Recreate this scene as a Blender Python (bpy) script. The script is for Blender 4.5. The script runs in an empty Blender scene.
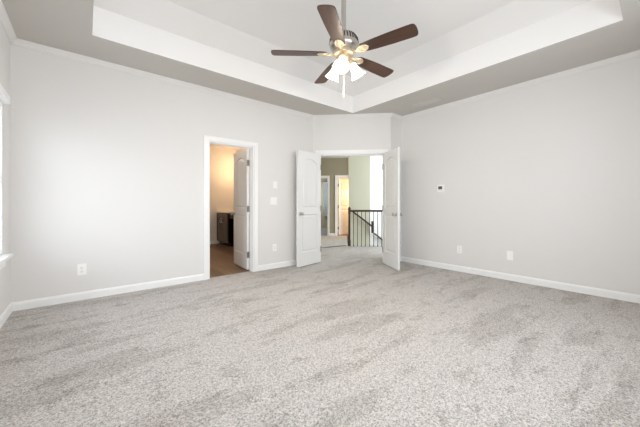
import bpy, bmesh, math, random
from mathutils import Matrix, Vector
random.seed(4)
SC = bpy.context.scene
COL = SC.collection
PI = math.pi

# ------------------------------------------------------------------ camera
YAW = math.radians(50.298)
EYE = 1.0676
cam_d = bpy.data.cameras.new('camera')
cam = bpy.data.objects.new('camera', cam_d)
COL.objects.link(cam)
cam.location = (0, 0, EYE)
cam.rotation_euler = (PI / 2, 0, YAW - PI / 2)
cam_d.sensor_width = 36
cam_d.lens = 36 * 282.556 / 640
cam_d.shift_y = -(213.5 - 205.12) / 640
cam_d.clip_start = 0.02
SC.camera = cam

# ------------------------------------------------------------------ light
world = bpy.data.worlds.new('sky')
SC.world = world
world.use_nodes = True
wn = world.node_tree
bgn = wn.nodes['Background']
sky = wn.nodes.new('ShaderNodeTexSky')
sky.sky_type = 'HOSEK_WILKIE'
sky.turbidity = 4
sky.sun_direction = (-0.5, -0.4, 0.75)
wn.links.new(sky.outputs[0], bgn.inputs[0])
bgn.inputs[1].default_value = 0.6


def area(name, loc, rot, sx, sy, power, color):
    d = bpy.data.lights.new(name, 'AREA')
    d.shape = 'RECTANGLE'
    d.size = sx
    d.size_y = sy
    d.energy = power
    d.color = color
    o = bpy.data.objects.new(name, d)
    o.location = loc
    o.rotation_euler = rot
    COL.objects.link(o)
    return o


def point(name, loc, power, color, radius=0.03):
    d = bpy.data.lights.new(name, 'POINT')
    d.energy = power
    d.color = color
    d.shadow_soft_size = radius
    o = bpy.data.objects.new(name, d)
    o.location = loc
    COL.objects.link(o)
    return o


X0, X1, Y0, Y1 = -0.579, 4.637, -0.42, 4.167
CH = 2.74
A = Vector((3.2827, 4.1672, 0))
R2 = math.sqrt(0.5)
HALL = Matrix.Translation(A) @ Matrix.Rotation(-PI / 4, 4, 'Z')     # hall frame: x along the entry wall, y out into the hall
LCH = 1.4428
B = HALL @ Vector((LCH, 0, 0))

DAY = (0.875, 0.953, 1.03)
# daylight in the side and foyer window openings; the rear one is added fill
area('daylight_window_side', (X0 - 0.2, 2.75, 1.33), (0, -PI / 2, 0), 1.4, 2.1, 37, DAY)
area('fill_light_rear', (1.7, Y0 - 0.16, 1.55), (PI / 2, 0, 0), 3.2, 1.3, 66, DAY)  # fill light added behind the viewer to brighten the room evenly
hl = area('daylight_foyer', (0, 0, 0), (0, 0, 0), 2.0, 2.2, 110, DAY)
hl.matrix_world = HALL @ Matrix.Translation((3.62, 2.6, 1.5)) @ Matrix.Rotation(PI / 2, 4, 'Y')
WARM = (1.0, 0.885, 0.76)
point('bathroom_lamp_light', (3.17, 7.35, 2.08), 11, (1.0, 0.66, 0.36), 0.06)
point('bathroom_fill_light', (1.5, 5.9, 2.5), 15, (1.0, 0.88, 0.74), 0.12)  # added fill to brighten the whole bathroom; no fixture hangs here
rl = point('far_room_light', (0, 0, 0), 38, (1.0, 0.60, 0.28), 0.1)
rl.location = HALL @ Vector((1.25, 5.2, 1.5))
SC.view_settings.view_transform = 'Standard'
SC.view_settings.look = 'None'
SC.view_settings.gamma = 1
SC.view_settings.use_curve_mapping = False
SC.view_settings.exposure = 0.49
SC.cycles.max_bounces = 14
SC.cycles.diffuse_bounces = 8
SC.cycles.sample_clamp_indirect = 6


# ------------------------------------------------------------------ materials
def lin(c):
    return tuple((v / 255 / 12.92) if v / 255 <= 0.04045 else ((v / 255 + 0.055) / 1.055) ** 2.4 for v in c) + (1,)


def mat(name, rgb, rough=0.6, metal=0.0, bump=0.0, bscale=200, spec=0.5, emit=None, estr=0.0, trans=0.0):
    m = bpy.data.materials.new(name)
    m.use_nodes = True
    nt = m.node_tree
    b = nt.nodes['Principled BSDF']
    b.inputs['Base Color'].default_value = lin(rgb)
    b.inputs['Roughness'].default_value = rough
    b.inputs['Metallic'].default_value = metal
    b.inputs['Specular IOR Level'].default_value = spec
    b.inputs['Transmission Weight'].default_value = trans
    if emit:
        b.inputs['Emission Color'].default_value = lin(emit)
        b.inputs['Emission Strength'].default_value = estr
    tc = nt.nodes.new('ShaderNodeTexCoord')
    nz = nt.nodes.new('ShaderNodeTexNoise')
    nz.inputs['Scale'].default_value = bscale
    nz.inputs['Detail'].default_value = 3
    nt.links.new(tc.outputs['Object'], nz.inputs['Vector'])
    if bump:
        bp = nt.nodes.new('ShaderNodeBump')
        bp.inputs['Strength'].default_value = bump
        bp.inputs['Distance'].default_value = 0.002
        nt.links.new(nz.outputs['Fac'], bp.inputs['Height'])
        nt.links.new(bp.outputs['Normal'], b.inputs['Normal'])
    else:
        mr = nt.nodes.new('ShaderNodeMapRange')
        mr.inputs['To Min'].default_value = max(0.02, rough - 0.04)
        mr.inputs['To Max'].default_value = rough + 0.04
        nt.links.new(nz.outputs['Fac'], mr.inputs['Value'])
        nt.links.new(mr.outputs['Result'], b.inputs['Roughness'])
    return m


def ramp(nt, fac, stops):
    r = nt.nodes.new('ShaderNodeValToRGB')
    el = r.color_ramp.elements
    while len(el) < len(stops):
        el.new(0.5)
    for e, (p, c) in zip(el, stops):
        e.position = p
        e.color = lin(c)
    nt.links.new(fac, r.inputs['Fac'])
    return r


def noise(nt, vec, scale, detail=3, rough=0.5, dist=0.0):
    n = nt.nodes.new('ShaderNodeTexNoise')
    n.inputs['Scale'].default_value = scale
    n.inputs['Detail'].default_value = detail
    n.inputs['Roughness'].default_value = rough
    n.inputs['Distortion'].default_value = dist
    nt.links.new(vec, n.inputs['Vector'])
    return n


def mapping(nt, vec, sc=(1, 1, 1), rot=(0, 0, 0)):
    mp = nt.nodes.new('ShaderNodeMapping')
    mp.inputs['Scale'].default_value = sc
    mp.inputs['Rotation'].default_value = rot
    nt.links.new(vec, mp.inputs['Vector'])
    return mp.outputs[0]


def mix(nt, fac, a, b, mode='MIX'):
    m = nt.nodes.new('ShaderNodeMix')
    m.data_type = 'RGBA'
    m.blend_type = mode
    if isinstance(fac, float):
        m.inputs[0].default_value = fac
    else:
        nt.links.new(fac, m.inputs[0])
    nt.links.new(a, m.inputs[6])
    nt.links.new(b, m.inputs[7])
    return m.outputs[2]


def carpet_material():
    m = bpy.data.materials.new('carpet')
    m.use_nodes = True
    nt = m.node_tree
    b = nt.nodes['Principled BSDF']
    b.inputs['Roughness'].default_value = 0.95
    b.inputs['Specular IOR Level'].default_value = 0.1
    tc = nt.nodes.new('ShaderNodeTexCoord').outputs['Object']
    fine = noise(nt, tc, 150, 2, 0.7)
    vor = nt.nodes.new('ShaderNodeTexVoronoi')      # one shade per yarn tuft
    vor.inputs['Scale'].default_value = 170
    nt.links.new(tc, vor.inputs['Vector'])
    sep = nt.nodes.new('ShaderNodeSeparateColor')
    nt.links.new(vor.outputs['Color'], sep.inputs[0])
    speck = ramp(nt, sep.outputs[0], [(0.0, (147, 143, 138)), (0.22, (177, 173, 169)), (0.55, (197, 193, 189)), (1.0, (218, 214, 210))])
    mid = noise(nt, tc, 60, 3, 0.7)
    tuft = ramp(nt, mid.outputs['Fac'], [(0.36, (226, 224, 222)), (0.56, (255, 255, 255))])

    # pile brushed by a vacuum cleaner in long bands with ragged edges
    def ragged(base, amount, lo, hi, tone):
        ad = nt.nodes.new('ShaderNodeMath')
        ad.operation = 'MULTIPLY_ADD'
        nt.links.new(mid.outputs['Fac'], ad.inputs[0])
        ad.inputs[1].default_value = amount
        nt.links.new(base.outputs['Fac'], ad.inputs[2])
        return ramp(nt, ad.outputs[0], [(lo, tone), (hi, (255, 255, 255))])

    st = noise(nt, mapping(nt, tc, (0.75, 2.9, 1), (0, 0, 0.05)), 1.25, 3, 0.55, 0.15)
    band = ragged(st, 0.30, 0.575, 0.62, (234, 233, 231))
    pt = noise(nt, mapping(nt, tc, (1.8, 3.2, 1)), 2.6, 5, 0.6, 0.2)
    patch = ragged(pt, 0.30, 0.535, 0.57, (232, 230, 228))
    c = mix(nt, 0.8, speck.outputs[0], tuft.outputs[0], 'MULTIPLY')
    c = mix(nt, 0.85, c, band.outputs[0], 'MULTIPLY')
    c = mix(nt, 0.8, c, patch.outputs[0], 'MULTIPLY')
    nt.links.new(c, b.inputs['Base Color'])
    bp = nt.nodes.new('ShaderNodeBump')
    bp.inputs['Strength'].default_value = 0.25
    bp.inputs['Distance'].default_value = 0.003
    nt.links.new(fine.outputs['Fac'], bp.inputs['Height'])
    nt.links.new(bp.outputs['Normal'], b.inputs['Normal'])
    return m


def plank_material():
    m = bpy.data.materials.new('plank_floor')
    m.use_nodes = True
    nt = m.node_tree
    b = nt.nodes['Principled BSDF']
    b.inputs['Roughness'].default_value = 0.45
    tc = nt.nodes.new('ShaderNodeTexCoord').outputs['Object']
    v = mapping(nt, tc, (1, 1, 1), (0, 0, PI / 2))
    br = nt.nodes.new('ShaderNodeTexBrick')
    nt.links.new(v, br.inputs['Vector'])
    br.inputs['Scale'].default_value = 1
    br.inputs['Brick Width'].default_value = 1.1
    br.inputs['Row Height'].default_value = 0.15
    br.inputs['Mortar Size'].default_value = 0.003
    br.inputs['Color1'].default_value = lin((92, 70, 54))
    br.inputs['Color2'].default_value = lin((134, 104, 82))
    br.inputs['Mortar'].default_value = lin((62, 48, 38))
    g = noise(nt, mapping(nt, tc, (30, 1.5, 1)), 1.6, 5, 0.65, 0.4)
    gr = ramp(nt, g.outputs['Fac'], [(0.3, (170, 165, 160)), (0.6, (255, 255, 255))])
    nt.links.new(mix(nt, 0.8, br.outputs['Color'], gr.outputs[0], 'MULTIPLY'), b.inputs['Base Color'])
    return m


def wood_material(name, dark, light, rough=0.35, axis=(3, 40, 40)):
    m = bpy.data.materials.new(name)
    m.use_nodes = True
    nt = m.node_tree
    b = nt.nodes['Principled BSDF']
    b.inputs['Roughness'].default_value = rough
    tc = nt.nodes.new('ShaderNodeTexCoord').outputs['Object']
    g = noise(nt, mapping(nt, tc, axis), 1.5, 5, 0.6, 0.6)
    r = ramp(nt, g.outputs['Fac'], [(0.3, dark), (0.62, light)])
    nt.links.new(r.outputs[0], b.inputs['Base Color'])
    return m


def shade_material():
    m = bpy.data.materials.new('frosted_lamp_glass')
    m.use_nodes = True
    nt = m.node_tree
    b = nt.nodes['Principled BSDF']
    b.inputs['Base Color'].default_value = lin((250, 246, 238))
    b.inputs['Roughness'].default_value = 0.4
    b.inputs['Emission Color'].default_value = lin((255, 240, 215))
    b.inputs['Emission Strength'].default_value = 2.6
    return m


WALL = mat('wall_paint', (225, 223, 221), 0.75, bump=0.08, bscale=260, spec=0.3)
SOFFIT = mat('soffit_tone', (196, 192, 186), 0.85, bump=0.1, bscale=180, spec=0.2)  # ceiling parts given separate tones, border darkest, tray uprights lightest
FLAT = mat('ceiling_flat_tone', (229, 227, 225), 0.85, bump=0.1, bscale=180, spec=0.2)
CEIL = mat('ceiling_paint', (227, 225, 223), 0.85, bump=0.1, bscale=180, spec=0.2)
TRAY = mat('tray_tone', (240, 239, 238), 0.85, bump=0.1, bscale=180, spec=0.2)
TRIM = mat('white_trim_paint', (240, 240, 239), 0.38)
DOOR = mat('white_door_paint', (228, 228, 226), 0.42)
CARPET = carpet_material()
PLANK = plank_material()
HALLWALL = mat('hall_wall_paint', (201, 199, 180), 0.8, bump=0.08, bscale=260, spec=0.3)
HALLDIM = mat('hall_paint_dimmed', (160, 152, 130), 0.85, bump=0.08, bscale=260, spec=0.2)  # same hall paint, its dimness put into a darker colour
BATHWALL = mat('bath_wall_paint', (226, 221, 214), 0.8, bump=0.08, bscale=260, spec=0.3)
NICKEL = mat('brushed_nickel', (196, 190, 182), 0.3, 1.0)
ANTIQUE = mat('antique_nickel', (226, 208, 180), 0.34, 0.85)
DARKMETAL = mat('dark_bronze_metal', (60, 50, 42), 0.4, 0.8)
IRON = mat('black_iron', (44, 38, 35), 0.5, 0.5)
WALNUT = wood_material('walnut_blade', (38, 25, 19), (72, 47, 34), 0.34)
RAILWOOD = wood_material('stained_rail_wood', (44, 26, 20), (74, 46, 34), 0.35, (20, 20, 4))
PLATE = mat('white_plastic', (244, 243, 240), 0.35)
SLOT = mat('dark_slot', (52, 50, 48), 0.6)
SCREEN = mat('grey_lcd', (92, 92, 86), 0.25)
ESPRESSO = mat('espresso_cabinet', (30, 23, 21), 0.22)
ESPRESSO_FRONT = mat('espresso_door', (88, 70, 60), 0.16)
COUNTER = mat('pale_counter', (236, 228, 214), 0.2)
HINGE = mat('satin_hinge_metal', (128, 126, 122), 0.5, 0.6)
SHADE = shade_material()
BULB = mat('lit_bulb', (255, 245, 225), 0.5, emit=(255, 236, 205), estr=14)
BLIND = mat('white_blind_slat', (242, 242, 242), 0.5)
GLASS = mat('window_glass', (255, 255, 255), 0.03)
_nt = GLASS.node_tree
_tr = _nt.nodes.new('ShaderNodeBsdfTransparent')
_mx = _nt.nodes.new('ShaderNodeMixShader')
_mx.inputs[0].default_value = 0.06
_nt.links.new(_tr.outputs[0], _mx.inputs[1])
_nt.links.new(_nt.nodes['Principled BSDF'].outputs[0], _mx.inputs[2])
_nt.links.new(_mx.outputs[0], _nt.nodes['Material Output'].inputs['Surface'])
FABRIC = mat('pale_curtain_fabric', (216, 219, 223), 0.9, bump=0.3, bscale=400)
DIMFLOOR = mat('grey_floor_tile', (134, 128, 118), 0.6)


# ------------------------------------------------------------------ helpers
def build(name, bm, m, parent=None, smooth=False, mtx=None, loc=None, bevel=0.0):
    if bevel:
        bmesh.ops.bevel(bm, geom=[e for e in bm.edges if len(e.link_faces) == 2 and e.calc_face_angle(0) > 0.6],
                        offset=bevel, segments=2, affect='EDGES', profile=0.6, clamp_overlap=True)
    if mtx is not None:
        bm.transform(mtx)
    bmesh.ops.recalc_face_normals(bm, faces=bm.faces[:])
    me = bpy.data.meshes.new(name)
    bm.to_mesh(me)
    bm.free()
    me.materials.append(m)
    if smooth:
        for p in me.polygons:
            p.use_smooth = True
        me.set_sharp_from_angle(angle=math.radians(40))
    o = bpy.data.objects.new(name, me)
    COL.objects.link(o)
    if parent is not None:
        o.parent = parent
    if loc is not None:
        o.location = loc
    return o


def tag(o, label, cat, group=None, kind=None):
    o['label'] = label
    o['category'] = cat
    if group:
        o['group'] = group
    if kind:
        o['kind'] = kind
    return o


def thing(name, label, cat, mtx, group=None, kind=None):
    o = bpy.data.objects.new(name, None)
    o.empty_display_size = 0.1
    COL.objects.link(o)
    o.matrix_world = mtx
    return tag(o, label, cat, group, kind)


def box(bm, x0, x1, y0, y1, z0, z1, mtx=None):
    vs = [bm.verts.new((x, y, z)) for z in (z0, z1) for y in (y0, y1) for x in (x0, x1)]
    for q in ((0, 2, 3, 1), (4, 5, 7, 6), (0, 1, 5, 4), (2, 6, 7, 3), (0, 4, 6, 2), (1, 3, 7, 5)):
        bm.faces.new([vs[i] for i in q])
    if mtx is not None:
        bmesh.ops.transform(bm, matrix=mtx, verts=vs)
    return vs


def lathe(bm, prof, seg=24, mtx=None):
    rings, allv = [], []
    for r, z in prof:
        if r < 1e-5:
            ring = [bm.verts.new((0, 0, z))]
        else:
            ring = [bm.verts.new((r * math.cos(2 * PI * k / seg), r * math.sin(2 * PI * k / seg), z)) for k in range(seg)]
        rings.append(ring)
        allv += ring
    for a, b in zip(rings, rings[1:]):
        for k in range(seg):
            k2 = (k + 1) % seg
            if len(a) == 1 and len(b) == 1:
                continue
            if len(a) == 1:
                bm.faces.new((a[0], b[k], b[k2]))
            elif len(b) == 1:
                bm.faces.new((a[k], b[0], a[k2]))
            else:
                bm.faces.new((a[k], b[k], b[k2], a[k2]))
    if mtx is not None:
        bmesh.ops.transform(bm, matrix=mtx, verts=allv)
    return allv


def tube(bm, pts, r, seg=10, flat=1.0):
    pts = [Vector(p) for p in pts]
    rings = []
    for i, p in enumerate(pts):
        d = (pts[min(i + 1, len(pts) - 1)] - pts[max(i - 1, 0)]).normalized()
        up = Vector((0, 0, 1)) if abs(d.z) < 0.95 else Vector((1, 0, 0))
        s = d.cross(up).normalized()
        u = s.cross(d)
        rr = r[i] if isinstance(r, (list, tuple)) else r
        rings.append([bm.verts.new(p + s * rr * math.cos(2 * PI * k / seg) + u * rr * flat * math.sin(2 * PI * k / seg)) for k in range(seg)])
    for a, b in zip(rings, rings[1:]):
        for k in range(seg):
            bm.faces.new((a[k], a[(k + 1) % seg], b[(k + 1) % seg], b[k]))
    bm.faces.new(rings[0][::-1])
    bm.faces.new(rings[-1])


def prism(bm, poly, z0, z1, mtx=None):
    n = len(poly)
    a = [bm.verts.new((x, y, z0)) for x, y in poly]
    b = [bm.verts.new((x, y, z1)) for x, y in poly]
    bm.faces.new(a[::-1])
    bm.faces.new(b)
    for i in range(n):
        bm.faces.new((a[i], a[(i + 1) % n], b[(i + 1) % n], b[i]))
    if mtx is not None:
        bmesh.ops.transform(bm, matrix=mtx, verts=a + b)


def sweep(bm, path, prof, closed=False):
    """Profile points (inset, z) carried along a plan path whose room side is on the right hand."""
    n = len(path)
    P = [Vector((p[0], p[1])) for p in path]
    rows = []
    for i in range(n):
        if closed or 0 < i < n - 1:
            d0 = (P[i] - P[i - 1]).normalized()
            d1 = (P[(i + 1) % n] - P[i]).normalized()
        elif i == 0:
            d0 = d1 = (P[1] - P[0]).normalized()
        else:
            d0 = d1 = (P[i] - P[i - 1]).normalized()
        n0, n1 = Vector((d0.y, -d0.x)), Vector((d1.y, -d1.x))
        mt = (n0 + n1).normalized()
        k = 1 / max(0.2, mt.dot(n0))
        rows.append([bm.verts.new((P[i].x + mt.x * k * o, P[i].y + mt.y * k * o, z)) for o, z in prof])
    m = len(prof)
    for i in range(n if closed else n - 1):
        a, b = rows[i], rows[(i + 1) % n]
        for j in range(m):
            bm.faces.new((a[j], b[j], b[(j + 1) % m], a[(j + 1) % m]))
    if not closed:
        bm.faces.new(rows[0])
        bm.faces.new(rows[-1][::-1])


def wall_mesh(p0, p1, th, z0, z1, holes=()):
    """Wall of real thickness to the left of p0 -> p1, with rectangular openings (s0, s1, z0, z1)."""
    bm = bmesh.new()
    p0, p1 = Vector(p0[:2]), Vector(p1[:2])
    d = (p1 - p0)
    L = d.length
    d.normalize()
    nrm = Vector((-d.y, d.x))
    S = sorted({0.0, L, *[h[0] for h in holes], *[h[1] for h in holes]})
    Z = sorted({z0, z1, *[h[2] for h in holes], *[h[3] for h in holes]})
    cache = {}

    def v(i, j, k):
        if (i, j, k) not in cache:
            q = p0 + d * S[i] + nrm * (th * k)
            cache[(i, j, k)] = bm.verts.new((q.x, q.y, Z[j]))
        return cache[(i, j, k)]

    def solid(i, j):
        if i < 0 or j < 0 or i >= len(S) - 1 or j >= len(Z) - 1:
            return False
        cs, cz = (S[i] + S[i + 1]) / 2, (Z[j] + Z[j + 1]) / 2
        return not any(h[0] < cs < h[1] and h[2] < cz < h[3] for h in holes)

    for i in range(len(S) - 1):
        for j in range(len(Z) - 1):
            if not solid(i, j):
                continue
            bm.faces.new((v(i, j, 0), v(i + 1, j, 0), v(i + 1, j + 1, 0), v(i, j + 1, 0)))
            bm.faces.new((v(i, j, 1), v(i, j + 1, 1), v(i + 1, j + 1, 1), v(i + 1, j, 1)))
            if not solid(i - 1, j):
                bm.faces.new((v(i, j, 0), v(i, j + 1, 0), v(i, j + 1, 1), v(i, j, 1)))
            if not solid(i + 1, j):
                bm.faces.new((v(i + 1, j, 0), v(i + 1, j, 1), v(i + 1, j + 1, 1), v(i + 1, j + 1, 0)))
            if not solid(i, j - 1):
                bm.faces.new((v(i, j, 0), v(i, j, 1), v(i + 1, j, 1), v(i + 1, j, 0)))
            if not solid(i, j + 1):
                bm.faces.new((v(i, j + 1, 0), v(i + 1, j + 1, 0), v(i + 1, j + 1, 1), v(i, j + 1, 1)))
    return bm


def wall(name, label, p0, p1, th, z0, z1, m, holes=()):
    o = build(name, wall_mesh(p0, p1, th, z0, z1, holes), m)
    return tag(o, label, 'wall', kind='structure')


def hw(s, n):
    return HALL @ Vector((s, n, 0))


# ------------------------------------------------------------------ bedroom shell
TH = 0.115
BX0, BX1, BZ = 1.366, 2.077, 2.0            # bathroom door opening on the left wall
ES0, ES1, EZ = 0.118, 1.325, 2.022          # double door opening on the entry wall
xl = X0 - TH
wall('wall_left', 'long off-white wall with the bathroom doorway in it', (xl, Y1), (3.33, Y1), TH, 0, CH, WALL,
     [(BX0 - xl, BX1 - xl, 0, BZ)])
wall('wall_entry', 'angled off-white corner wall holding the double doorway', A, B, TH, 0, CH, WALL, [(ES0, ES1, 0, EZ)])
wall('wall_return', 'narrow off-white wall strip right of the double doors', (B.x - 0.01, B.y + 0.006), (X1 + TH, B.y + 0.006), TH, 0, CH, WALL)
wall('wall_right', 'long plain off-white wall with the thermostat', (X1, B.y + 0.05), (X1, Y0 - TH), TH, 0, CH, WALL)
RW0, RW1 = 0.1, 3.3
wall('wall_rear', 'off-white wall with an added wide window behind the viewer', (X1 + TH, Y0), (xl, Y0), TH, 0, CH, WALL,
     [(X1 + TH - RW1, X1 + TH - RW0, 0.9, 2.2)])
SW0, SW1, SZ0, SZ1 = 1.7, 3.80, 0.62, 2.03
wall('wall_window', 'off-white wall with the blind-covered window at far left', (X0, Y0 - TH), (X0, Y1 + TH), TH, 0, CH, WALL,
     [(SW0 - Y0 + TH, SW1 - Y0 + TH, SZ0, SZ1)])

# carpet (bedroom, doorway and hall landing are one run of carpet with the stairwell cut out)
bm = bmesh.new()
f1 = [(X0 - TH, Y0 - TH), (X1 + TH, Y0 - TH), (X1 + TH, B.y + 0.06), (B.x + 0.05, B.y + 0.06), (hw(LCH, 0.06).x, hw(LCH, 0.06).y),
      (hw(0.0, 0.06).x, hw(0.0, 0.06).y), (3.30, Y1 + 0.06), (X0 - TH, Y1 + 0.06)]
prism(bm, f1, -0.12, 0)
o = build('floor', bm, CARPET)
tag(o, 'speckled beige-grey bedroom carpet with vacuum tracks', 'floor', kind='structure')
bm = bmesh.new()
hf = [(-0.05, 0.06), (1.40, 0.06), (1.40, 0.62), (3.5, 0.62), (3.5, 2.24), (0.66, 2.24), (0.66, 4.62), (-0.6, 4.62)]
prism(bm, hf, -0.12, 0, HALL)
o = build('floor_hall', bm, CARPET)
tag(o, 'beige carpeted hall landing beyond the double doors', 'floor', kind='structure')

# ceiling: soffit ring, upright tray faces, sloping faces and raised flat
TX0, TX1, TY0, TY1, TZ, TZ2, TS = 0.052, 3.738, 0.215, 3.569, 3.035, 3.24, 0.224


def ring_face(bm, outer, inner):
    n = len(inner)
    for i in range(n):
        bm.faces.new((outer[i], outer[(i + 1) % n], inner[(i + 1) % n], inner[i]))


bm = bmesh.new()


def rect(x0, x1, y0, y1, z):
    return [bm.verts.new(p) for p in ((x0, y0, z), (x1, y0, z), (x1, y1, z), (x0, y1, z))]


r1 = rect(TX0, TX1, TY0, TY1, CH)
r2 = rect(TX0, TX1, TY0, TY1, TZ)
ring_face(bm, r1, r2)
tag(build('trim_8', bm, TRAY), 'white upright faces of the tray ceiling', 'ceiling trim', kind='structure')
bm = bmesh.new()
r2 = rect(TX0, TX1, TY0, TY1, TZ)
r3 = rect(TX0 + TS, TX1 - TS, TY0 + TS, TY1 - TS, TZ2)
ring_face(bm, r2, r3)
tag(build('trim_9', bm, CEIL), 'pale sloping faces of the tray ceiling above its white uprights', 'ceiling trim', kind='structure')
bm = bmesh.new()
bm.faces.new(rect(TX0 + TS, TX1 - TS, TY0 + TS, TY1 - TS, TZ2))
o = build('ceiling', bm, FLAT)
tag(o, 'raised flat of the tray ceiling with the fan hanging from it', 'ceiling', kind='structure')
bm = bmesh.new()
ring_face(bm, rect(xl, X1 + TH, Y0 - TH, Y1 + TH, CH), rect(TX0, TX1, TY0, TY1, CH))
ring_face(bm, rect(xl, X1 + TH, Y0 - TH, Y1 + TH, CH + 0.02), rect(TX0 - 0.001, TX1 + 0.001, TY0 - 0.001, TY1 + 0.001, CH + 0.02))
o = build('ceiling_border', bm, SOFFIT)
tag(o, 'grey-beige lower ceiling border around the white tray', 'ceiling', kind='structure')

# crown moulding, baseboards
loop = [(X1, Y0), (X0, Y0), (X0, Y1), (A.x, A.y), (B.x, B.y), (X1, B.y + 0.006)]
bm = bmesh.new()
crown = [(0, CH), (0.052, CH), (0.052, CH - 0.010), (0.042, CH - 0.016), (0.034, CH - 0.026), (0.020, CH - 0.040),
         (0.013, CH - 0.048), (0.013, CH - 0.060), (0, CH - 0.060)]
sweep(bm, loop, crown, True)
tag(build('trim_1', bm, WALL), 'white crown moulding around the top of the bedroom walls', 'crown moulding', kind='structure')
BASE = [(0, 0), (0.015, 0), (0.015, 0.068), (0.011, 0.080), (0.006, 0.088), (0, 0.090)]


def baseboard(name, label, path, m=TRIM):
    bm = bmesh.new()
    sweep(bm, path, BASE)
    tag(build(name, bm, m), label, 'baseboard', kind='structure')


CW = 0.066
baseboard('baseboard_left', 'white baseboard from the window wall to the bathroom doorway', [(X0, Y0), (X0, Y1), (BX0 - CW, Y1)])
e0, e1 = HALL @ Vector((ES0 - CW, 0, 0)), HALL @ Vector((ES1 + CW, 0, 0))
baseboard('baseboard_entry', 'short white baseboard between bathroom doorway and double doors', [(BX1 + CW, Y1), (A.x, A.y), (e0.x, e0.y)])
baseboard('baseboard_right', 'white baseboard along the right wall', [(e1.x, e1.y), (B.x, B.y), (X1, B.y + 0.006), (X1, Y0)])


# ------------------------------------------------------------------ door frames
def casing(name, label, mtx, s0, s1, top, th=TH, w=CW, both=True, extra=True):
    """Casing and jamb lining of an opening; local x along wall, -y to the room, y into the wall."""
    bm = bmesh.new()
    for side in ((-1, 1) if both else (-1,)):
        y0, y1 = (-0.018, 0.0) if side < 0 else (th, th + 0.018)
        box(bm, s0 - w, s0 - 0.004, y0, y1, 0, top + w)
        box(bm, s1 + 0.004, s1 + w, y0, y1, 0, top + w)
        box(bm, s0 - 0.004, s1 + 0.004, y0, y1, top + 0.004, top + w)
        # raised outer band of the casing
        ya, yb = (-0.024, -0.018) if side < 0 else (th + 0.018, th + 0.024)
        box(bm, s0 - w, s0 - w + 0.02, ya, yb, 0, top + w)
        box(bm, s1 + w - 0.02, s1 + w, ya, yb, 0, top + w)
        box(bm, s0 - w + 0.02, s1 + w - 0.02, ya, yb, top + w - 0.02, top + w)
    box(bm, s0, s0 + 0.018, -0.004, th + 0.004, 0, top)
    box(bm, s1 - 0.018, s1, -0.004, th + 0.004, 0, top)
    box(bm, s0 + 0.018, s1 - 0.018, -0.004, th + 0.004, top - 0.018, top)
    if extra:   # door stop
        box(bm, s0 + 0.018, s0 + 0.028, 0.045, 0.075, 0, top - 0.018)
        box(bm, s1 - 0.028, s1 - 0.018, 0.045, 0.075, 0, top - 0.018)
        box(bm, s0 + 0.018, s1 - 0.018, 0.045, 0.075, top - 0.028, top - 0.018)
    o = build(name, bm, TRIM, mtx=mtx)
    return tag(o, label, 'door frame', kind='structure')


casing('trim_2', 'white casing around the bathroom doorway', Matrix.Translation((0, Y1, 0)), BX0, BX1, BZ)
casing('trim_3', 'white casing around the double doorway in the angled wall', HALL, ES0, ES1, EZ)


# ------------------------------------------------------------------ panel doors
def arch_poly(x0, x1, z0, z1, rise, n=10):
    pts = [(x0, z0), (x1, z0)]
    for i in range(n + 1):
        t = i / n
        x = x1 + (x0 - x1) * t
        pts.append((x, z1 - rise + rise * math.sin(PI * t) if rise else z1))
        if not rise and i == 0:
            pts.append((x0, z1))
            break
    return pts


def inset(poly, d):
    n = len(poly)
    out = []
    for i in range(n):
        p, q, r = Vector(poly[i - 1]), Vector(poly[i]), Vector(poly[(i + 1) % n])
        a, b = (q - p).normalized(), (r - q).normalized()
        na, nb = Vector((-a.y, a.x)), Vector((-b.y, b.x))
        m = (na + nb).normalized()
        out.append(tuple(q + m * (d / max(0.3, m.dot(na)))))
    return out


def door_slab(w, h, t, panels, grooves=True):
    """Door leaf: x 0..w, z 0..h, moulded panels on both faces."""
    bm = bmesh.new()
    outer = [(0, 0), (w, 0), (w, h), (0, h)]
    rims = []
    for side in (-1, 1):
        y = side * t / 2
        ov = [bm.verts.new((x, y, z)) for x, z in outer]
        rims.append(ov)
        edges = [bm.edges.new((ov[i], ov[(i + 1) % 4])) for i in range(4)]
        for pn in panels:
            steps = [(0, 0), (0.006, 0.011), (0.022, 0.012), (0.040, 0.003)]
            loops = []
            for off, dep in steps:
                pl = inset(pn, off) if off else pn
                loops.append([bm.verts.new((x, y - side * dep, z)) for x, z in pl])
            n = len(pn)
            edges += [bm.edges.new((loops[0][i], loops[0][(i + 1) % n])) for i in range(n)]
            for a, b in zip(loops, loops[1:]):
                for i in range(n):
                    bm.faces.new((a[i], a[(i + 1) % n], b[(i + 1) % n], b[i]))
            bm.faces.new(loops[-1])
        bmesh.ops.triangle_fill(bm, edges=edges, use_beauty=True)
    a, b = rims
    for i in range(4):
        bm.faces.new((a[i], a[(i + 1) % 4], b[(i + 1) % 4], b[i]))
    return bm


def plank_lines(w, pn_top, t):
    """Two shallow beads that split the arched panel into planks."""
    bm = bmesh.new()
    x0, x1, z0, z1, rise = pn_top
    for k in (1, 2):
        x = x0 + (x1 - x0) * (0.18 + 0.64 * k / 3)
        tt = (x1 - x) / (x1 - x0)
        ztop = z1 - rise + rise * math.sin(PI * tt) - 0.05
        for side in (-1, 1):
            ya, yb = sorted((side * (t / 2 - 0.004), side * (t / 2 - 0.001)))
            box(bm, x - 0.004, x + 0.004, ya, yb, z0 + 0.045, ztop)
    return bm


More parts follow.
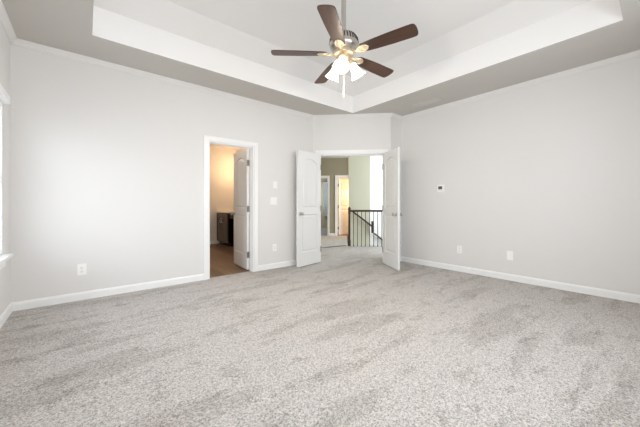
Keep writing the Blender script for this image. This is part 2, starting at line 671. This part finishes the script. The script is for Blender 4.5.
def knob(parent, x, z, t, sides=(-1, 1), name='door_knob'):
    for s in sides:
        bm = bmesh.new()
        prof = [(0, 0), (0.032, 0), (0.032, 0.004), (0.026, 0.008), (0.011, 0.012), (0.010, 0.030), (0.017, 0.036), (0.026, 0.044),
                (0.029, 0.054), (0.026, 0.064), (0.015, 0.070), (0, 0.071)]
        mt = Matrix.Translation((x, s * t / 2, z)) @ Matrix.Rotation(-s * PI / 2, 4, 'X')
        lathe(bm, prof, 20, mt)
        k = build(name, bm, NICKEL, parent, smooth=True)


def hinges(parent, h, t, side, z_list):
    for z in z_list:
        bm = bmesh.new()
        tube(bm, [(0.0, side * (t / 2 + 0.006), z - 0.05), (0.0, side * (t / 2 + 0.006), z + 0.05)], 0.008, 10)
        box(bm, -0.003, 0.0, -t / 2, t / 2, z - 0.05, z + 0.05)
        build('hinge', bm, HINGE, parent)


def make_door(name, label, w, h, mtx, hinge_side=1, kn=True, mirror=False, arched=True, t=0.035):
    root = thing(name, label, 'door', mtx, kind='structure')
    st = 0.105 if w > 0.62 else 0.095
    up = (st, w - st, 1.0, h - 0.115, 0.075 if arched else 0)
    panels = [arch_poly(*up), arch_poly(st, w - st, 0.235, 0.885, 0)]
    build('door_leaf', door_slab(w, h, t, panels), DOOR, root)
    if arched:
        build('plank_beads', plank_lines(w, up, t), DOOR, root)
    if kn:
        knob(root, w - 0.062, 0.90, t)
    hinges(root, h, t, hinge_side, (0.24, h / 2, h - 0.24))
    return root


def leaf_mtx(hx, hy, ang, z=0.018):
    return Matrix.Translation((hx, hy, z)) @ Matrix.Rotation(ang, 4, 'Z')


def aim(p, q):
    return math.atan2(q[1] - p[1], q[0] - p[0])


HL = (3.345, 4.030)
make_door('door_1', 'left leaf of the open white double doors', 0.60, 1.985, leaf_mtx(HL[0], HL[1], math.radians(190.5)), 1)
HR = (4.170, 3.205)
make_door('door_2', 'right leaf of the open white double doors', 0.60, 1.985, leaf_mtx(HR[0], HR[1], math.radians(240.5)), -1)
make_door('door_3', 'white panelled bathroom door standing open over the plank floor', 0.66, 1.975,
          leaf_mtx(2.036, Y1 + TH + 0.006, math.radians(85.5)), -1)

# ------------------------------------------------------------------ side window with blinds
def window(name, label, mtx, s0, s1, z0, z1, mullions):
    """Opening in a wall: local x along the wall, y outward."""
    root = thing(name, label, 'window', mtx, kind='structure')
    bm = bmesh.new()
    fw = 0.045
    ya, yb = 0.055, 0.1
    box(bm, s0, s0 + fw, ya, yb, z0, z1)
    box(bm, s1 - fw, s1, ya, yb, z0, z1)
    box(bm, s0 + fw, s1 - fw, ya, yb, z0, z0 + fw)
    box(bm, s0 + fw, s1 - fw, ya, yb, z1 - fw, z1)
    zm = (z0 + z1) / 2
    box(bm, s0 + fw, s1 - fw, ya, yb, zm - 0.02, zm + 0.02)
    for mx in mullions:
        box(bm, mx - 0.03, mx + 0.03, ya, yb, z0 + fw, z1 - fw)
    build('window_frame', bm, TRIM, root)
    bm = bmesh.new()
    box(bm, s0 + 0.02, s1 - 0.02, 0.076, 0.080, z0 + 0.02, z1 - 0.02)
    build('pane', bm, GLASS, root)
    return root


SIDE = Matrix.Translation((X0, 0, 0)) @ Matrix.Rotation(PI / 2, 4, 'Z')     # local x = +Y, local y = -X (outward)
w1 = window('window_1', 'white window with lowered blinds at the far left edge', SIDE, SW0, SW1, SZ0, SZ1, [2.75])
bm = bmesh.new()
box(bm, SW0 - 0.08, SW1 + 0.07, -0.062, 0.05, SZ0 - 0.028, SZ0)
build('window_sill', bm, TRIM, w1, bevel=0.006)
bm = bmesh.new()
box(bm, SW0 - 0.06, SW1 + 0.05, -0.016, 0.0, SZ0 - 0.11, SZ0 - 0.028)
build('sill_apron', bm, TRIM, w1)
bl = thing('window_blind', 'white horizontal slat blind hanging in the left-edge window', 'window blind', SIDE)
bm = bmesh.new()
prism(bm, [(-0.045, SZ1 - 0.030), (0.0, SZ1 - 0.030), (0.0, SZ1 + 0.055), (-0.030, SZ1 + 0.055), (-0.044, SZ1 + 0.035)], SW0 - 0.04, SW1 + 0.045,
      Matrix(((0, 0, 1, 0), (1, 0, 0, 0), (0, 1, 0, 0), (0, 0, 0, 1))))
build('valance', bm, BLIND, bl)
bm = bmesh.new()
zz = SZ0 + 0.03
while zz < SZ1 - 0.05:
    box(bm, SW0 + 0.012, SW1 - 0.012, -0.024, 0.024, -0.0013, 0.0013, Matrix.Translation((0, 0.026, zz)) @ Matrix.Rotation(math.radians(22), 4, 'X'))
    zz += 0.041
build('slats', bm, BLIND, bl)
bm = bmesh.new()
box(bm, SW0 + 0.012, SW1 - 0.012, 0.004, 0.048, SZ0 + 0.003, SZ0 + 0.018)
build('bottom_rail', bm, BLIND, bl)
for s in (SW0 + 0.25, (SW0 + SW1) / 2, SW1 - 0.2):
    bm = bmesh.new()
    tube(bm, [(s, 0.001, SZ0 + 0.01), (s, 0.001, SZ1 - 0.035)], 0.0015, 6)
    build('ladder_cord', bm, BLIND, bl)
REAR = Matrix.Translation((X1 + TH, Y0, 0)) @ Matrix.Rotation(PI, 4, 'Z')
window('added_window_2', 'unseen wide white window added behind the viewer for fill light', REAR, X1 + TH - RW1, X1 + TH - RW0, 0.9, 2.2, [X1 + TH - 2.25, X1 + TH - 1.15])  # unseen window, added as the opening for the rear fill light


# ------------------------------------------------------------------ ceiling fan
FX, FY, FZ = 1.851, 1.883, 2.474
fan = thing('ceiling_fan', 'five-blade dark wood ceiling fan with lit frosted glass shades', 'ceiling fan', Matrix.Translation((FX, FY, 0)))
bm = bmesh.new()
lathe(bm, [(0, TZ2), (0.075, TZ2), (0.078, TZ2 - 0.015), (0.06, TZ2 - 0.05), (0.034, TZ2 - 0.075), (0.028, TZ2 - 0.085), (0, TZ2 - 0.085)], 28)
build('canopy', bm, NICKEL, fan, smooth=True)
bm = bmesh.new()
tube(bm, [(0, 0, TZ2 - 0.08), (0, 0, FZ + 0.175)], 0.023, 18)
build('downrod', bm, NICKEL, fan, smooth=True)
bm = bmesh.new()
lathe(bm, [(0, 0.215), (0.030, 0.212), (0.036, 0.185), (0.044, 0.172), (0.085, 0.166), (0.112, 0.150), (0.128, 0.125), (0.132, 0.100),
           (0.132, 0.070), (0.124, 0.050), (0.102, 0.034), (0.085, 0.022), (0.080, 0.012), (0, 0.012)], 40, Matrix.Translation((0, 0, FZ)))
motor = build('motor_housing', bm, NICKEL, fan, smooth=True)
bm = bmesh.new()
for k in range(30):
    a = 2 * PI * k / 30
    mt = Matrix.Translation((0, 0, FZ)) @ Matrix.Rotation(a, 4, 'Z')
    tube(bm, [mt @ Vector((0.050, 0, 0.171)), mt @ Vector((0.110, 0, 0.153)), mt @ Vector((0.129, 0, 0.125)), mt @ Vector((0.132, 0, 0.095))], 0.006, 6)
build('vent_ribs', bm, DARKMETAL, motor, smooth=True)
bm = bmesh.new()
lathe(bm, [(0, 0.014), (0.095, 0.014), (0.098, 0.006), (0.096, -0.012), (0.088, -0.018), (0, -0.018)], 36, Matrix.Translation((0, 0, FZ)))
build('flywheel', bm, ANTIQUE, fan, smooth=True)
bm = bmesh.new()
lathe(bm, [(0, -0.016), (0.052, -0.016), (0.060, -0.026), (0.062, -0.050), (0.054, -0.068), (0.050, -0.076), (0.054, -0.084), (0.046, -0.100),
           (0.022, -0.114), (0.010, -0.120), (0, -0.122)], 32, Matrix.Translation((0, 0, FZ)))
build('switch_housing', bm, ANTIQUE, fan, smooth=True)

# blade outline along +x; leading (ccw) edge tips down
def blade_bm():
    pts = []
    n = 12
    xr, xt = 0.155, 0.672
    for i in range(n + 1):      # rounded root
        a = PI / 2 + PI * i / n
        pts.append((xr + 0.042 + 0.042 * math.cos(a), 0.052 * math.sin(a)))
    for x, hwid in ((0.30, -0.061), (0.45, -0.068), (0.60, -0.070)):
        pts.append((x, hwid))
    for i in range(n + 1):      # softly rounded tip
        a = -PI / 2 + PI * i / n
        c, s = math.cos(a), math.sin(a)
        pts.append((xt - 0.048 + 0.048 * (abs(c) ** 0.55), 0.070 * (abs(s) ** 0.75) * (1 if s >= 0 else -1)))
    for x, hwid in ((0.60, 0.0701), (0.45, 0.068), (0.30, 0.061)):
        pts.append((x, hwid))
    out = []
    for p in pts:
        if not out or (Vector(p) - Vector(out[-1])).length > 1e-4:
            out.append(p)
    bm = bmesh.new()
    prism(bm, out, -0.003, 0.003)
    return bm


def iron_bm():
    bm = bmesh.new()
    tube(bm, [(0.070, 0, 0.002), (0.105, 0, -0.006), (0.135, 0, -0.013), (0.165, 0, -0.010), (0.20, 0, -0.007)],
         [0.012, 0.010, 0.012, 0.014, 0.010], 10, 0.55)
    for s in (-1, 1):           # scrolled side arms of the bracket
        tube(bm, [(0.130, 0, -0.010), (0.148, s * 0.020, -0.010), (0.172, s * 0.036, -0.008), (0.205, s * 0.036, -0.007), (0.232, s * 0.022, -0.006),
                  (0.246, 0, -0.006)], [0.006, 0.006, 0.007, 0.007, 0.006, 0.005], 8, 0.7)
    for p in ((0.182, 0.034), (0.182, -0.034), (0.236, 0.0)):
        lathe(bm, [(0, -0.013), (0.006, -0.011), (0.007, -0.006), (0.007, -0.003), (0, -0.003)], 10, Matrix.Translation((p[0], p[1], 0)))
    return bm


def medallion_bm():
    bm = bmesh.new()
    lathe(bm, [(0, -0.010), (0.3, -0.0095), (0.42, -0.006), (0.52, -0.009), (0.72, -0.0085), (0.9, -0.004), (1.0, -0.001), (1, 0.003), (0, 0.003)], 24,
          Matrix.Translation((0.196, 0, -0.004)) @ Matrix.Diagonal((0.044, 0.029, 1, 1)))
    return bm


PITCH = Matrix.Rotation(math.radians(-11), 4, 'X')
b0 = build('blade', blade_bm(), WALNUT, fan, mtx=PITCH)
i0 = build('blade_bracket', iron_bm(), ANTIQUE, fan, smooth=True, mtx=PITCH)
m0 = build('medallion', medallion_bm(), ANTIQUE, i0, smooth=True, mtx=PITCH)
TH0 = 4.99620297
for k in range(5):
    a = TH0 + k * 2 * PI / 5
    if k == 0:
        b, i = b0, i0
    else:
        b, i, m = b0.copy(), i0.copy(), m0.copy()
        for q in (b, i, m):
            COL.objects.link(q)
        b.parent = fan
        i.parent = fan
        m.parent = i
    b.location = (0, 0, FZ)
    i.location = (0, 0, FZ)
    b.rotation_euler = (0, 0, a)
    i.rotation_euler = (0, 0, a)

# three frosted bell shades on a light kit
LP = FZ - 0.046
to_cam = math.atan2(-FY, -FX)
for k in range(3):
    a = to_cam + math.radians(-8) + k * 2 * PI / 3
    rz = Matrix.Translation((0, 0, LP)) @ Matrix.Rotation(a, 4, 'Z')
    tilt = rz @ Matrix.Translation((0.070, 0, -0.012)) @ Matrix.Rotation(math.radians(-31), 4, 'Y') @ Matrix.Scale(1.06, 4)
    bm = bmesh.new()
    tube(bm, [rz @ Vector((0.035, 0, -0.004)), rz @ Vector((0.062, 0, 0.006)), rz @ Vector((0.078, 0, -0.004))], 0.009, 10)
    lathe(bm, [(0, 0.012), (0.018, 0.010), (0.027, -0.004), (0.029, -0.026), (0.024, -0.028), (0, -0.028)], 20, tilt)
    build('lamp_arm', bm, ANTIQUE, fan, smooth=True)
    bm = bmesh.new()
    lathe(bm, [(0.027, -0.020), (0.031, -0.034), (0.034, -0.060), (0.040, -0.088), (0.050, -0.114), (0.060, -0.132), (0.066, -0.142),
               (0.062, -0.1405), (0.056, -0.130), (0.046, -0.113), (0.036, -0.087), (0.030, -0.060), (0.027, -0.034), (0.023, -0.020)], 28, tilt)
    sh = build('lamp_shade', bm, SHADE, fan, smooth=True)
    bm = bmesh.new()
    lathe(bm, [(0, -0.028), (0.012, -0.030), (0.013, -0.050), (0.020, -0.070), (0.024, -0.088), (0.020, -0.104), (0.010, -0.112), (0, -0.114)], 18, tilt)
    build('bulb', bm, BULB, sh, smooth=True)
    pl = point('fan_lamp_light', (FX, FY, 0), 14, WARM, 0.03)
    v = tilt @ Vector((0, 0, -0.150))
    pl.location = (FX + v.x, FY + v.y, v.z)
bm = bmesh.new()
cz = LP - 0.045
while cz > 2.10:
    lathe(bm, [(0, 0.004), (0.003, 0.003), (0.0042, 0), (0.003, -0.003), (0, -0.004)], 6, Matrix.Translation((0.004, 0.004, cz)))
    cz -= 0.0075
ch = build('pull_chain', bm, ANTIQUE, fan, smooth=True)
bm = bmesh.new()
lathe(bm, [(0, 0.02), (0.005, 0.018), (0.008, 0), (0.008, -0.014), (0, -0.020)], 12, Matrix.Translation((0.004, 0.004, 2.085)))
build('pull_fob', bm, ANTIQUE, ch, smooth=True)


# ------------------------------------------------------------------ wall plates, thermostat, vent
def plate(name, label, cat, mtx, w, h, kind, group=None):
    """Local x along wall, z up, -y towards the room; origin at plate centre on the wall."""
    root = thing(name, label, cat, mtx, group)
    bm = bmesh.new()
    box(bm, -w / 2, w / 2, -0.006, 0, -h / 2, h / 2)
    build('cover_plate', bm, PLATE, root, bevel=0.002)
    if kind == 'outlet':
        for s in (-1, 1):
            bm = bmesh.new()
            lathe(bm, [(0, 0), (0.0175, 0), (0.0175, 0.003), (0.015, 0.004), (0, 0.004)], 20,
                  Matrix.Translation((0, -0.006, s * 0.021)) @ Matrix.Rotation(PI / 2, 4, 'X'))
            soc = build('socket', bm, PLATE, root, smooth=True)
            bm = bmesh.new()
            box(bm, -0.008, -0.0055, -0.0108, -0.0098, s * 0.021 - 0.003, s * 0.021 + 0.007)
            box(bm, 0.0055, 0.008, -0.0108, -0.0098, s * 0.021 - 0.003, s * 0.021 + 0.007)
            box(bm, -0.0025, 0.0025, -0.0108, -0.0098, s * 0.021 - 0.011, s * 0.021 - 0.007)
            build('slots', bm, SLOT, soc)
    elif kind.startswith('switch'):
        n = int(kind[-1])
        for k in range(n):
            cx = (k - (n - 1) / 2) * 0.046
            bm = bmesh.new()
            box(bm, cx - 0.0165, cx + 0.0165, -0.009, -0.006, -0.033, 0.033)
            build('rocker', bm, PLATE, root, bevel=0.001)
    for s in ((-1, 1) if kind != 'outlet' else (0,)):
        bm = bmesh.new()
        lathe(bm, [(0, 0), (0.003, 0), (0.003, 0.001), (0, 0.0015)], 10, Matrix.Translation((0, -0.006, s * h * 0.42)) @ Matrix.Rotation(PI / 2, 4, 'X'))
        build('screw', bm, PLATE, root)
    return root


def onleft(x, z):
    return Matrix.Translation((x, Y1, z))


def onright(y, z):
    return Matrix.Translation((X1, y, z)) @ Matrix.Rotation(-PI / 2, 4, 'Z')


plate('wall_outlet', 'white outlet low on the left wall, nearest the window', 'outlet', onleft(-0.030, 0.343), 0.080, 0.125, 'outlet')
plate('wall_outlet', 'white outlet below the switches beside the double doors', 'outlet', onleft(2.459, 0.350), 0.075, 0.118, 'outlet')
plate('light_switch', 'upper single white switch between bathroom doorway and double doors', 'light switch', onleft(2.470, 1.410), 0.075, 0.118, 'switch1')
plate('light_switch', 'lower wide white double switch between bathroom doorway and double doors', 'light switch', onleft(2.442, 1.138), 0.125, 0.125, 'switch2')
plate('wall_outlet', 'white outlet low on right wall, nearest the double doors', 'outlet', onright(2.065, 0.352), 0.075, 0.118, 'outlet')
plate('blank_wall_plate', 'blank white plate low on right wall, farther from the doors', 'wall plate', onright(1.364, 0.352), 0.075, 0.125, 'blank')

th = thing('thermostat', 'small white thermostat with grey screen on the right wall', 'thermostat', onright(2.376, 1.357))
bm = bmesh.new()
box(bm, -0.060, 0.060, -0.006, 0, -0.068, 0.055)
build('back_plate', bm, PLATE, th, bevel=0.002)
bm = bmesh.new()
box(bm, -0.052, 0.052, -0.026, -0.006, -0.048, 0.046)
build('body', bm, PLATE, th, bevel=0.004)
bm = bmesh.new()
box(bm, -0.034, 0.034, -0.028, -0.026, -0.022, 0.028)
build('screen', bm, SCREEN, th)
bm = bmesh.new()
for k in (-1, 0, 1):
    box(bm, k * 0.024 - 0.008, k * 0.024 + 0.008, -0.028, -0.026, -0.041, -0.032)
build('buttons', bm, PLATE, th)

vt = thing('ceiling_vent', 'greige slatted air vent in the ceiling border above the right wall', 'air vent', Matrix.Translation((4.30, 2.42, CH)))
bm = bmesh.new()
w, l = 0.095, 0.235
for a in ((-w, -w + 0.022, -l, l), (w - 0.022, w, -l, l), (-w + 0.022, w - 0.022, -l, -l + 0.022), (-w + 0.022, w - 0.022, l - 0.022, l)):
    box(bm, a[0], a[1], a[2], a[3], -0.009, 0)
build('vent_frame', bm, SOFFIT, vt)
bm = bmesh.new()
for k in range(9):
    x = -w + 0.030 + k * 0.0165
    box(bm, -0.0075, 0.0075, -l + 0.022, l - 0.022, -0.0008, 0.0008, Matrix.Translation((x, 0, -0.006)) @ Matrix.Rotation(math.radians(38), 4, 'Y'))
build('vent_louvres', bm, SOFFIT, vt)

# ------------------------------------------------------------------ bathroom
BYB = 7.85
bm = bmesh.new()
prism(bm, [(0.4, Y1 + 0.06), (3.28, Y1 + 0.06), (3.42, 4.6), (3.42, BYB + 0.1), (0.4, BYB + 0.1)], -0.12, -0.002)
tag(build('floor_bathroom', bm, PLANK), 'brown wood plank floor inside the bathroom doorway', 'floor', kind='structure')
wall('wall_bathroom_back', 'warmly lit bathroom back wall', (0.4, BYB), (3.5, BYB), 0.1, 0, 2.68, BATHWALL)
wall('wall_bathroom_side', 'bathroom wall the dark vanity stands against', (3.36, BYB + 0.1), (3.36, 4.36), 0.06, 0, 2.68, BATHWALL)
wall('wall_bathroom_outer', 'bathroom wall hidden left of its doorway', (0.5, Y1 + TH), (0.5, BYB), 0.1, 0, 2.68, BATHWALL)
bm = bmesh.new()
box(bm, 0.4, 3.45, Y1 + TH, BYB + 0.1, 2.68, 2.74)
tag(build('ceiling_bathroom', bm, CEIL), 'bathroom ceiling glowing warm through the doorway', 'ceiling', kind='structure')
baseboard('baseboard_bathroom', 'white baseboard on the bathroom back wall', [(0.5, BYB), (2.8, BYB)])

VX, VB, VY0, VY1 = 2.80, 3.355, 5.6, 7.84
van = thing('bathroom_vanity', 'dark espresso bathroom vanity with pale countertop', 'vanity', Matrix.Identity(4))
bm = bmesh.new()
box(bm, VX + 0.02, VB, 7.06, VY1, 0.085, 0.865)
box(bm, VX + 0.02, VB, VY0, 6.35, 0.085, 0.865)
box(bm, VX + 0.07, VB, 7.06, VY1, 0, 0.085)
box(bm, VX + 0.07, VB, VY0, 6.35, 0, 0.085)
box(bm, VX + 0.40, VB, 6.35, 7.06, 0.0, 0.72)
box(bm, VX + 0.03, VB, 6.35, 7.06, 0.72, 0.865)
build('carcass', bm, ESPRESSO, van)
for y0, y1, hy in ((7.075, 7.45, 7.40), (7.455, 7.83, 7.505), (5.62, 5.98, 5.94), (5.985, 6.34, 6.03)):
    bm = bmesh.new()
    box(bm, VX, VX + 0.02, y0, y1, 0.10, 0.85)
    bm2 = bm
    for a in ((y0, y0 + 0.055, 0.10, 0.85), (y1 - 0.055, y1, 0.10, 0.85), (y0 + 0.055, y1 - 0.055, 0.10, 0.16), (y0 + 0.055, y1 - 0.055, 0.79, 0.85)):
        box(bm, VX - 0.008, VX, a[0], a[1], a[2], a[3])
    dr = build('cabinet_door', bm, ESPRESSO_FRONT, van)
    bm = bmesh.new()
    tube(bm, [(VX - 0.008, hy, 0.60), (VX - 0.034, hy, 0.605), (VX - 0.036, hy, 0.66), (VX - 0.034, hy, 0.715), (VX - 0.008, hy, 0.72)], 0.006, 8)
    build('handle', bm, NICKEL, dr, smooth=True)
bm = bmesh.new()
box(bm, VX - 0.025, VB, VY0, VY1, 0.865, 0.905)
build('countertop', bm, COUNTER, van, bevel=0.004)
bm = bmesh.new()
box(bm, VB - 0.02, VB, VY0, VY1, 0.905, 1.0)
box(bm, VX - 0.01, VB - 0.02, VY1 - 0.02, VY1, 0.905, 1.0)
build('backsplash', bm, COUNTER, van)

sc_ = thing('wall_sconce', 'lit wall lamp above the dark vanity behind the bathroom door', 'wall lamp', Matrix.Translation((3.36, 7.35, 2.08)))
bm = bmesh.new()
lathe(bm, [(0, 0), (0.05, 0), (0.05, 0.012), (0.02, 0.02), (0.014, 0.09), (0, 0.09)], 20, Matrix.Rotation(-PI / 2, 4, 'Y'))
build('wall_mount', bm, NICKEL, sc_, smooth=True)
bm = bmesh.new()
lathe(bm, [(0.02, 0.045), (0.035, 0.035), (0.05, 0.0), (0.06, -0.05), (0.056, -0.05), (0.046, 0.0), (0.03, 0.032), (0.02, 0.040)], 24, Matrix.Translation((-0.10, 0, 0.05)))
build('lamp_shade', bm, SHADE, sc_, smooth=True)

# ------------------------------------------------------------------ hall and stairwell
HT = 0.1


def hwall(name, label, a, b, z0, z1, m, holes=(), th=HT):
    p, q = hw(*a), hw(*b)
    return wall(name, label, (p.x, p.y), (q.x, q.y), th, z0, z1, m, holes)


HF = 4.55
hwall('wall_hall_side', 'hall wall running back from the left door leaf', (-0.03, 0.12), (-0.62, HF + 0.05), 0, 2.8, HALLDIM, th=0.06)
# far hall wall with two doorways; path runs from s=-0.7 to s=1.32
D1a, D1b, D2a, D2b, DZ = -0.62, -0.012, 0.312, 1.02, 2.03
hwall('wall_hall_far', 'far hall wall with two doorways, shade put into its colour', (-0.75, HF), (1.12, HF), 0, 2.8, HALLDIM,
      [(D1a + 0.75, D1b + 0.75, 0, DZ), (D2a + 0.75, D2b + 0.75, 0, DZ)])
casing('trim_4', 'white casing of the dim doorway at the far left of the hall', HALL @ Matrix.Translation((0, HF, 0)), D1a, D1b, DZ, HT, 0.06, extra=False)
casing('trim_5', 'white casing of the glowing orange doorway in the hall', HALL @ Matrix.Translation((0, HF, 0)), D2a, D2b, DZ, HT, 0.07, extra=False)
# rooms behind the two doorways
hwall('wall_far_partition', 'wall between the two far rooms', (0.14, 8.0), (0.14, HF + HT), 0, 2.8, HALLDIM, th=0.06)
hwall('wall_dim_room_back', 'back wall of the dim far room', (-1.6, 8.0), (0.14, 8.0), 0, 2.8, HALLDIM)
hwall('wall_dim_room_side', 'side wall of the dim far room', (-1.6, HF + HT), (-1.6, 8.0), 0, 2.8, HALLDIM)
hwall('wall_warm_room_back', 'back wall of the warm-lit far room', (0.14, 6.4), (2.2, 6.4), 0, 2.8, BATHWALL)
hwall('wall_warm_room_side', 'side wall of the warm-lit far room', (1.75, 6.4), (1.75, HF), 0, 2.8, BATHWALL)
bm = bmesh.new()
prism(bm, [(-1.7, 4.62), (0.12, 4.62), (0.12, 8.1), (-1.7, 8.1)], -0.12, -0.001, HALL)
tag(build('floor_dim_room', bm, DIMFLOOR), 'grey floor of the dim far room', 'floor', kind='structure')
bm = bmesh.new()
prism(bm, [(0.12, 4.62), (1.9, 4.62), (1.9, 6.5), (0.12, 6.5)], -0.12, -0.001, HALL)
tag(build('floor_warm_room', bm, PLANK), 'brown floor of the warm-lit far room', 'floor', kind='structure')
make_door('door_4', 'white panelled door open in the glowing orange far doorway', 0.66, 1.99,
          HALL @ leaf_mtx(D2a + 0.045, HF + HT + 0.03, math.radians(48)), 1, arched=False)
bm = bmesh.new()
sweep(bm, [(hw(D1b + 0.06, HF).x, hw(D1b + 0.06, HF).y), (hw(D2a - 0.07, HF).x, hw(D2a - 0.07, HF).y)], BASE)
tag(build('baseboard_hall', bm, TRIM), 'short white baseboard between the two far hall doorways', 'baseboard', kind='structure')

# pale curtain hanging in the dim room and an unseen point light in place of window daylight
cur = thing('curtain', 'pale blue-grey curtain hanging in the dim far room', 'curtain', HALL @ Matrix.Translation((0, 7.85, 0)))
bm = bmesh.new()
n = 40
rows = []
for zz in (0.55, 2.15):
    rows.append([bm.verts.new((-0.42 + 0.30 * i / n, 0.022 * math.sin(i * 1.15), zz)) for i in range(n + 1)])
for i in range(n):
    bm.faces.new((rows[0][i], rows[0][i + 1], rows[1][i + 1], rows[1][i]))
bmesh.ops.solidify(bm, geom=bm.faces[:], thickness=0.004)
build('curtain_panel', bm, FABRIC, cur, smooth=True)
bm = bmesh.new()
tube(bm, [(-0.9, 0.0, 2.17), (0.1, 0.0, 2.17)], 0.012, 10)
build('curtain_rod', bm, DARKMETAL, cur)
dl = point('dim_room_light', (0, 0, 0), 45, (0.82, 0.91, 1.0), 0.2)
dl.location = HALL @ Vector((-0.7, 6.9, 1.6))

hwall('wall_hall_near', 'hall wall hidden behind the right door leaf', (3.5, 0.64), (1.42, 0.64), 0, 2.8, HALLWALL, th=0.03)
# stairwell: green-grey wall, sunlit foyer wall, right-hand wall with foyer window
GW = 3.5
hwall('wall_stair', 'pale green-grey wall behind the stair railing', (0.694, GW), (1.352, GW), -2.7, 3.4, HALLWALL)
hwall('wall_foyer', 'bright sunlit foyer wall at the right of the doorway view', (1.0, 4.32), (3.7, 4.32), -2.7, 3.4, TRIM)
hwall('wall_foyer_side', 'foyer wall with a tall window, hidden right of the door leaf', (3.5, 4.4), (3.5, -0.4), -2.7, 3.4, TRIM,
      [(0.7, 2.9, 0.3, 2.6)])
bm = bmesh.new()
prism(bm, [(-0.8, 0.1), (1.40, 0.1), (1.40, 0.62), (3.6, 0.62), (3.6, 4.45), (2.3, 4.45), (2.3, 6.6), (0.12, 6.6), (0.12, 8.2), (-1.8, 8.2), (-1.8, 4.0)], 2.70, 2.86, HALL)
tag(build('ceiling_hall', bm, CEIL), 'hall ceiling seen through the double doorway', 'ceiling', kind='structure')
bm = bmesh.new()
prism(bm, [(0.6, 2.24), (3.6, 2.24), (3.6, 4.4), (0.6, 4.4)], -2.8, -2.7, HALL)
tag(build('floor_foyer', bm, DIMFLOOR), 'lower foyer floor under the stairs', 'floor', kind='structure')
# carpeted flight going down to the right behind the railing
bm = bmesh.new()
for k in range(12):
    s0 = 0.74 + k * 0.23
    box(bm, s0, s0 + 0.25, 2.36, GW - 0.005, -0.18 * (k + 1) - 0.25, -0.18 * (k + 1), HALL)
tag(build('stairs', bm, CARPET), 'carpeted steps going down behind the railing', 'stairs', kind='structure')
# white skirt along the landing edge
bm = bmesh.new()
box(bm, 0.66, 3.5, 2.24, 2.26, -0.30, 0.012, HALL)
tag(build('trim_6', bm, TRIM), 'white edge board of the landing under the railing', 'trim', kind='structure')
# thin dark strip laid across the landing carpet
bm = bmesh.new()
p, q = HALL.inverted() @ Vector((4.5117, 5.3975, 0)), HALL.inverted() @ Vector((5.30, 5.30, 0))
d = (q - p).normalized()
nn = Vector((-d.y, d.x, 0))
a, b = p - d * 0.45, q - d * 0.02
prism(bm, [tuple((a - nn * 0.012)[:2]), tuple((b - nn * 0.012)[:2]), tuple((b + nn * 0.012)[:2]), tuple((a + nn * 0.012)[:2])], 0, 0.008, HALL)
tag(build('landing_strip', bm, DARKMETAL), 'thin dark strip across the hall landing', 'trim', kind='structure')

rail = thing('stair_railing', 'stair landing railing with dark wood handrail and black balusters', 'railing', HALL @ Matrix.Translation((0, 2.15, 0)))
bm = bmesh.new()
box(bm, 0.672, 0.742, -0.035, 0.035, 0, 0.16)
box(bm, 0.680, 0.734, -0.027, 0.027, 0.16, 0.84)
box(bm, 0.674, 0.740, -0.033, 0.033, 0.84, 0.985)
lathe(bm, [(0.050, 0), (0.050, 0.012), (0.034, 0.020), (0, 0.045)], 4, Matrix.Translation((0.707, 0, 0.985)) @ Matrix.Rotation(PI / 4, 4, 'Z'))
build('newel_post', bm, RAILWOOD, rail, bevel=0.003)
bm = bmesh.new()
hp = [(-0.031, 0.0), (0.031, 0.0), (0.036, 0.022), (0.030, 0.042), (0.016, 0.052), (-0.016, 0.052), (-0.030, 0.042), (-0.036, 0.022)]
prism(bm, hp, 0.735, 3.48, Matrix(((0, 0, 1, 0), (1, 0, 0, 0), (0, 1, 0, 0.892), (0, 0, 0, 1))))
build('handrail', bm, RAILWOOD, rail, smooth=False)
first = None
k = 0
while 0.815 + k * 0.1037 < 3.4:
    s = 0.815 + k * 0.1037
    if first is None:
        bm = bmesh.new()
        box(bm, -0.0075, 0.0075, -0.0075, 0.0075, 0.0, 0.895)
        first = build('baluster', bm, IRON, rail)
        bm = bmesh.new()
        lathe(bm, [(0.020, 0), (0.020, 0.010), (0.012, 0.030), (0, 0.030)], 4, Matrix.Rotation(PI / 4, 4, 'Z'))
        shoe = build('baluster_shoe', bm, IRON, first)
        first.location = (s, 0, 0)
    else:
        c, e = first.copy(), shoe.copy()
        COL.objects.link(c)
        COL.objects.link(e)
        c.parent = rail
        e.parent = c
        c.location = (s, 0, 0)
    k += 1


def wall_rail(name, label, p0, p1, n, wn, drop, m):
    """Sloped round rail held off a wall by brackets (hall frame)."""
    root = thing(name, label, 'handrail', HALL @ Matrix.Translation((0, n, 0)))
    a, b = Vector((p0[0], 0, p0[1])), Vector((p1[0], 0, p1[1]))
    bm = bmesh.new()
    tube(bm, [a, b], 0.026, 12)
    r = build('rail', bm, m, root, smooth=True)
    if drop:
        bm = bmesh.new()
        box(bm, b.x - 0.03, b.x + 0.03, -0.03, 0.03, b.z - 0.20, b.z + 0.16)
        build('end_block', bm, m, root, bevel=0.004)
    for t in (0.2, 0.8):
        c = a.lerp(b, t)
        bm = bmesh.new()
        tube(bm, [c + Vector((0, 0, -0.02)), c + Vector((0, 0.03, -0.05)), c + Vector((0, wn, -0.05))], 0.007, 8)
        build('bracket', bm, DARKMETAL, root, smooth=True)
    return root


wall_rail('stair_handrail', 'dark wood handrail sloping down the green-grey stair wall', (0.77, 0.915), (1.415, 0.42), GW - 0.07, 0.07, True, RAILWOOD)
wall_rail('stair_handrail', 'lower brown handrail piece sloping across the bright foyer wall', (1.55, 0.13), (2.35, -0.50), 4.25, 0.07, False, RAILWOOD)
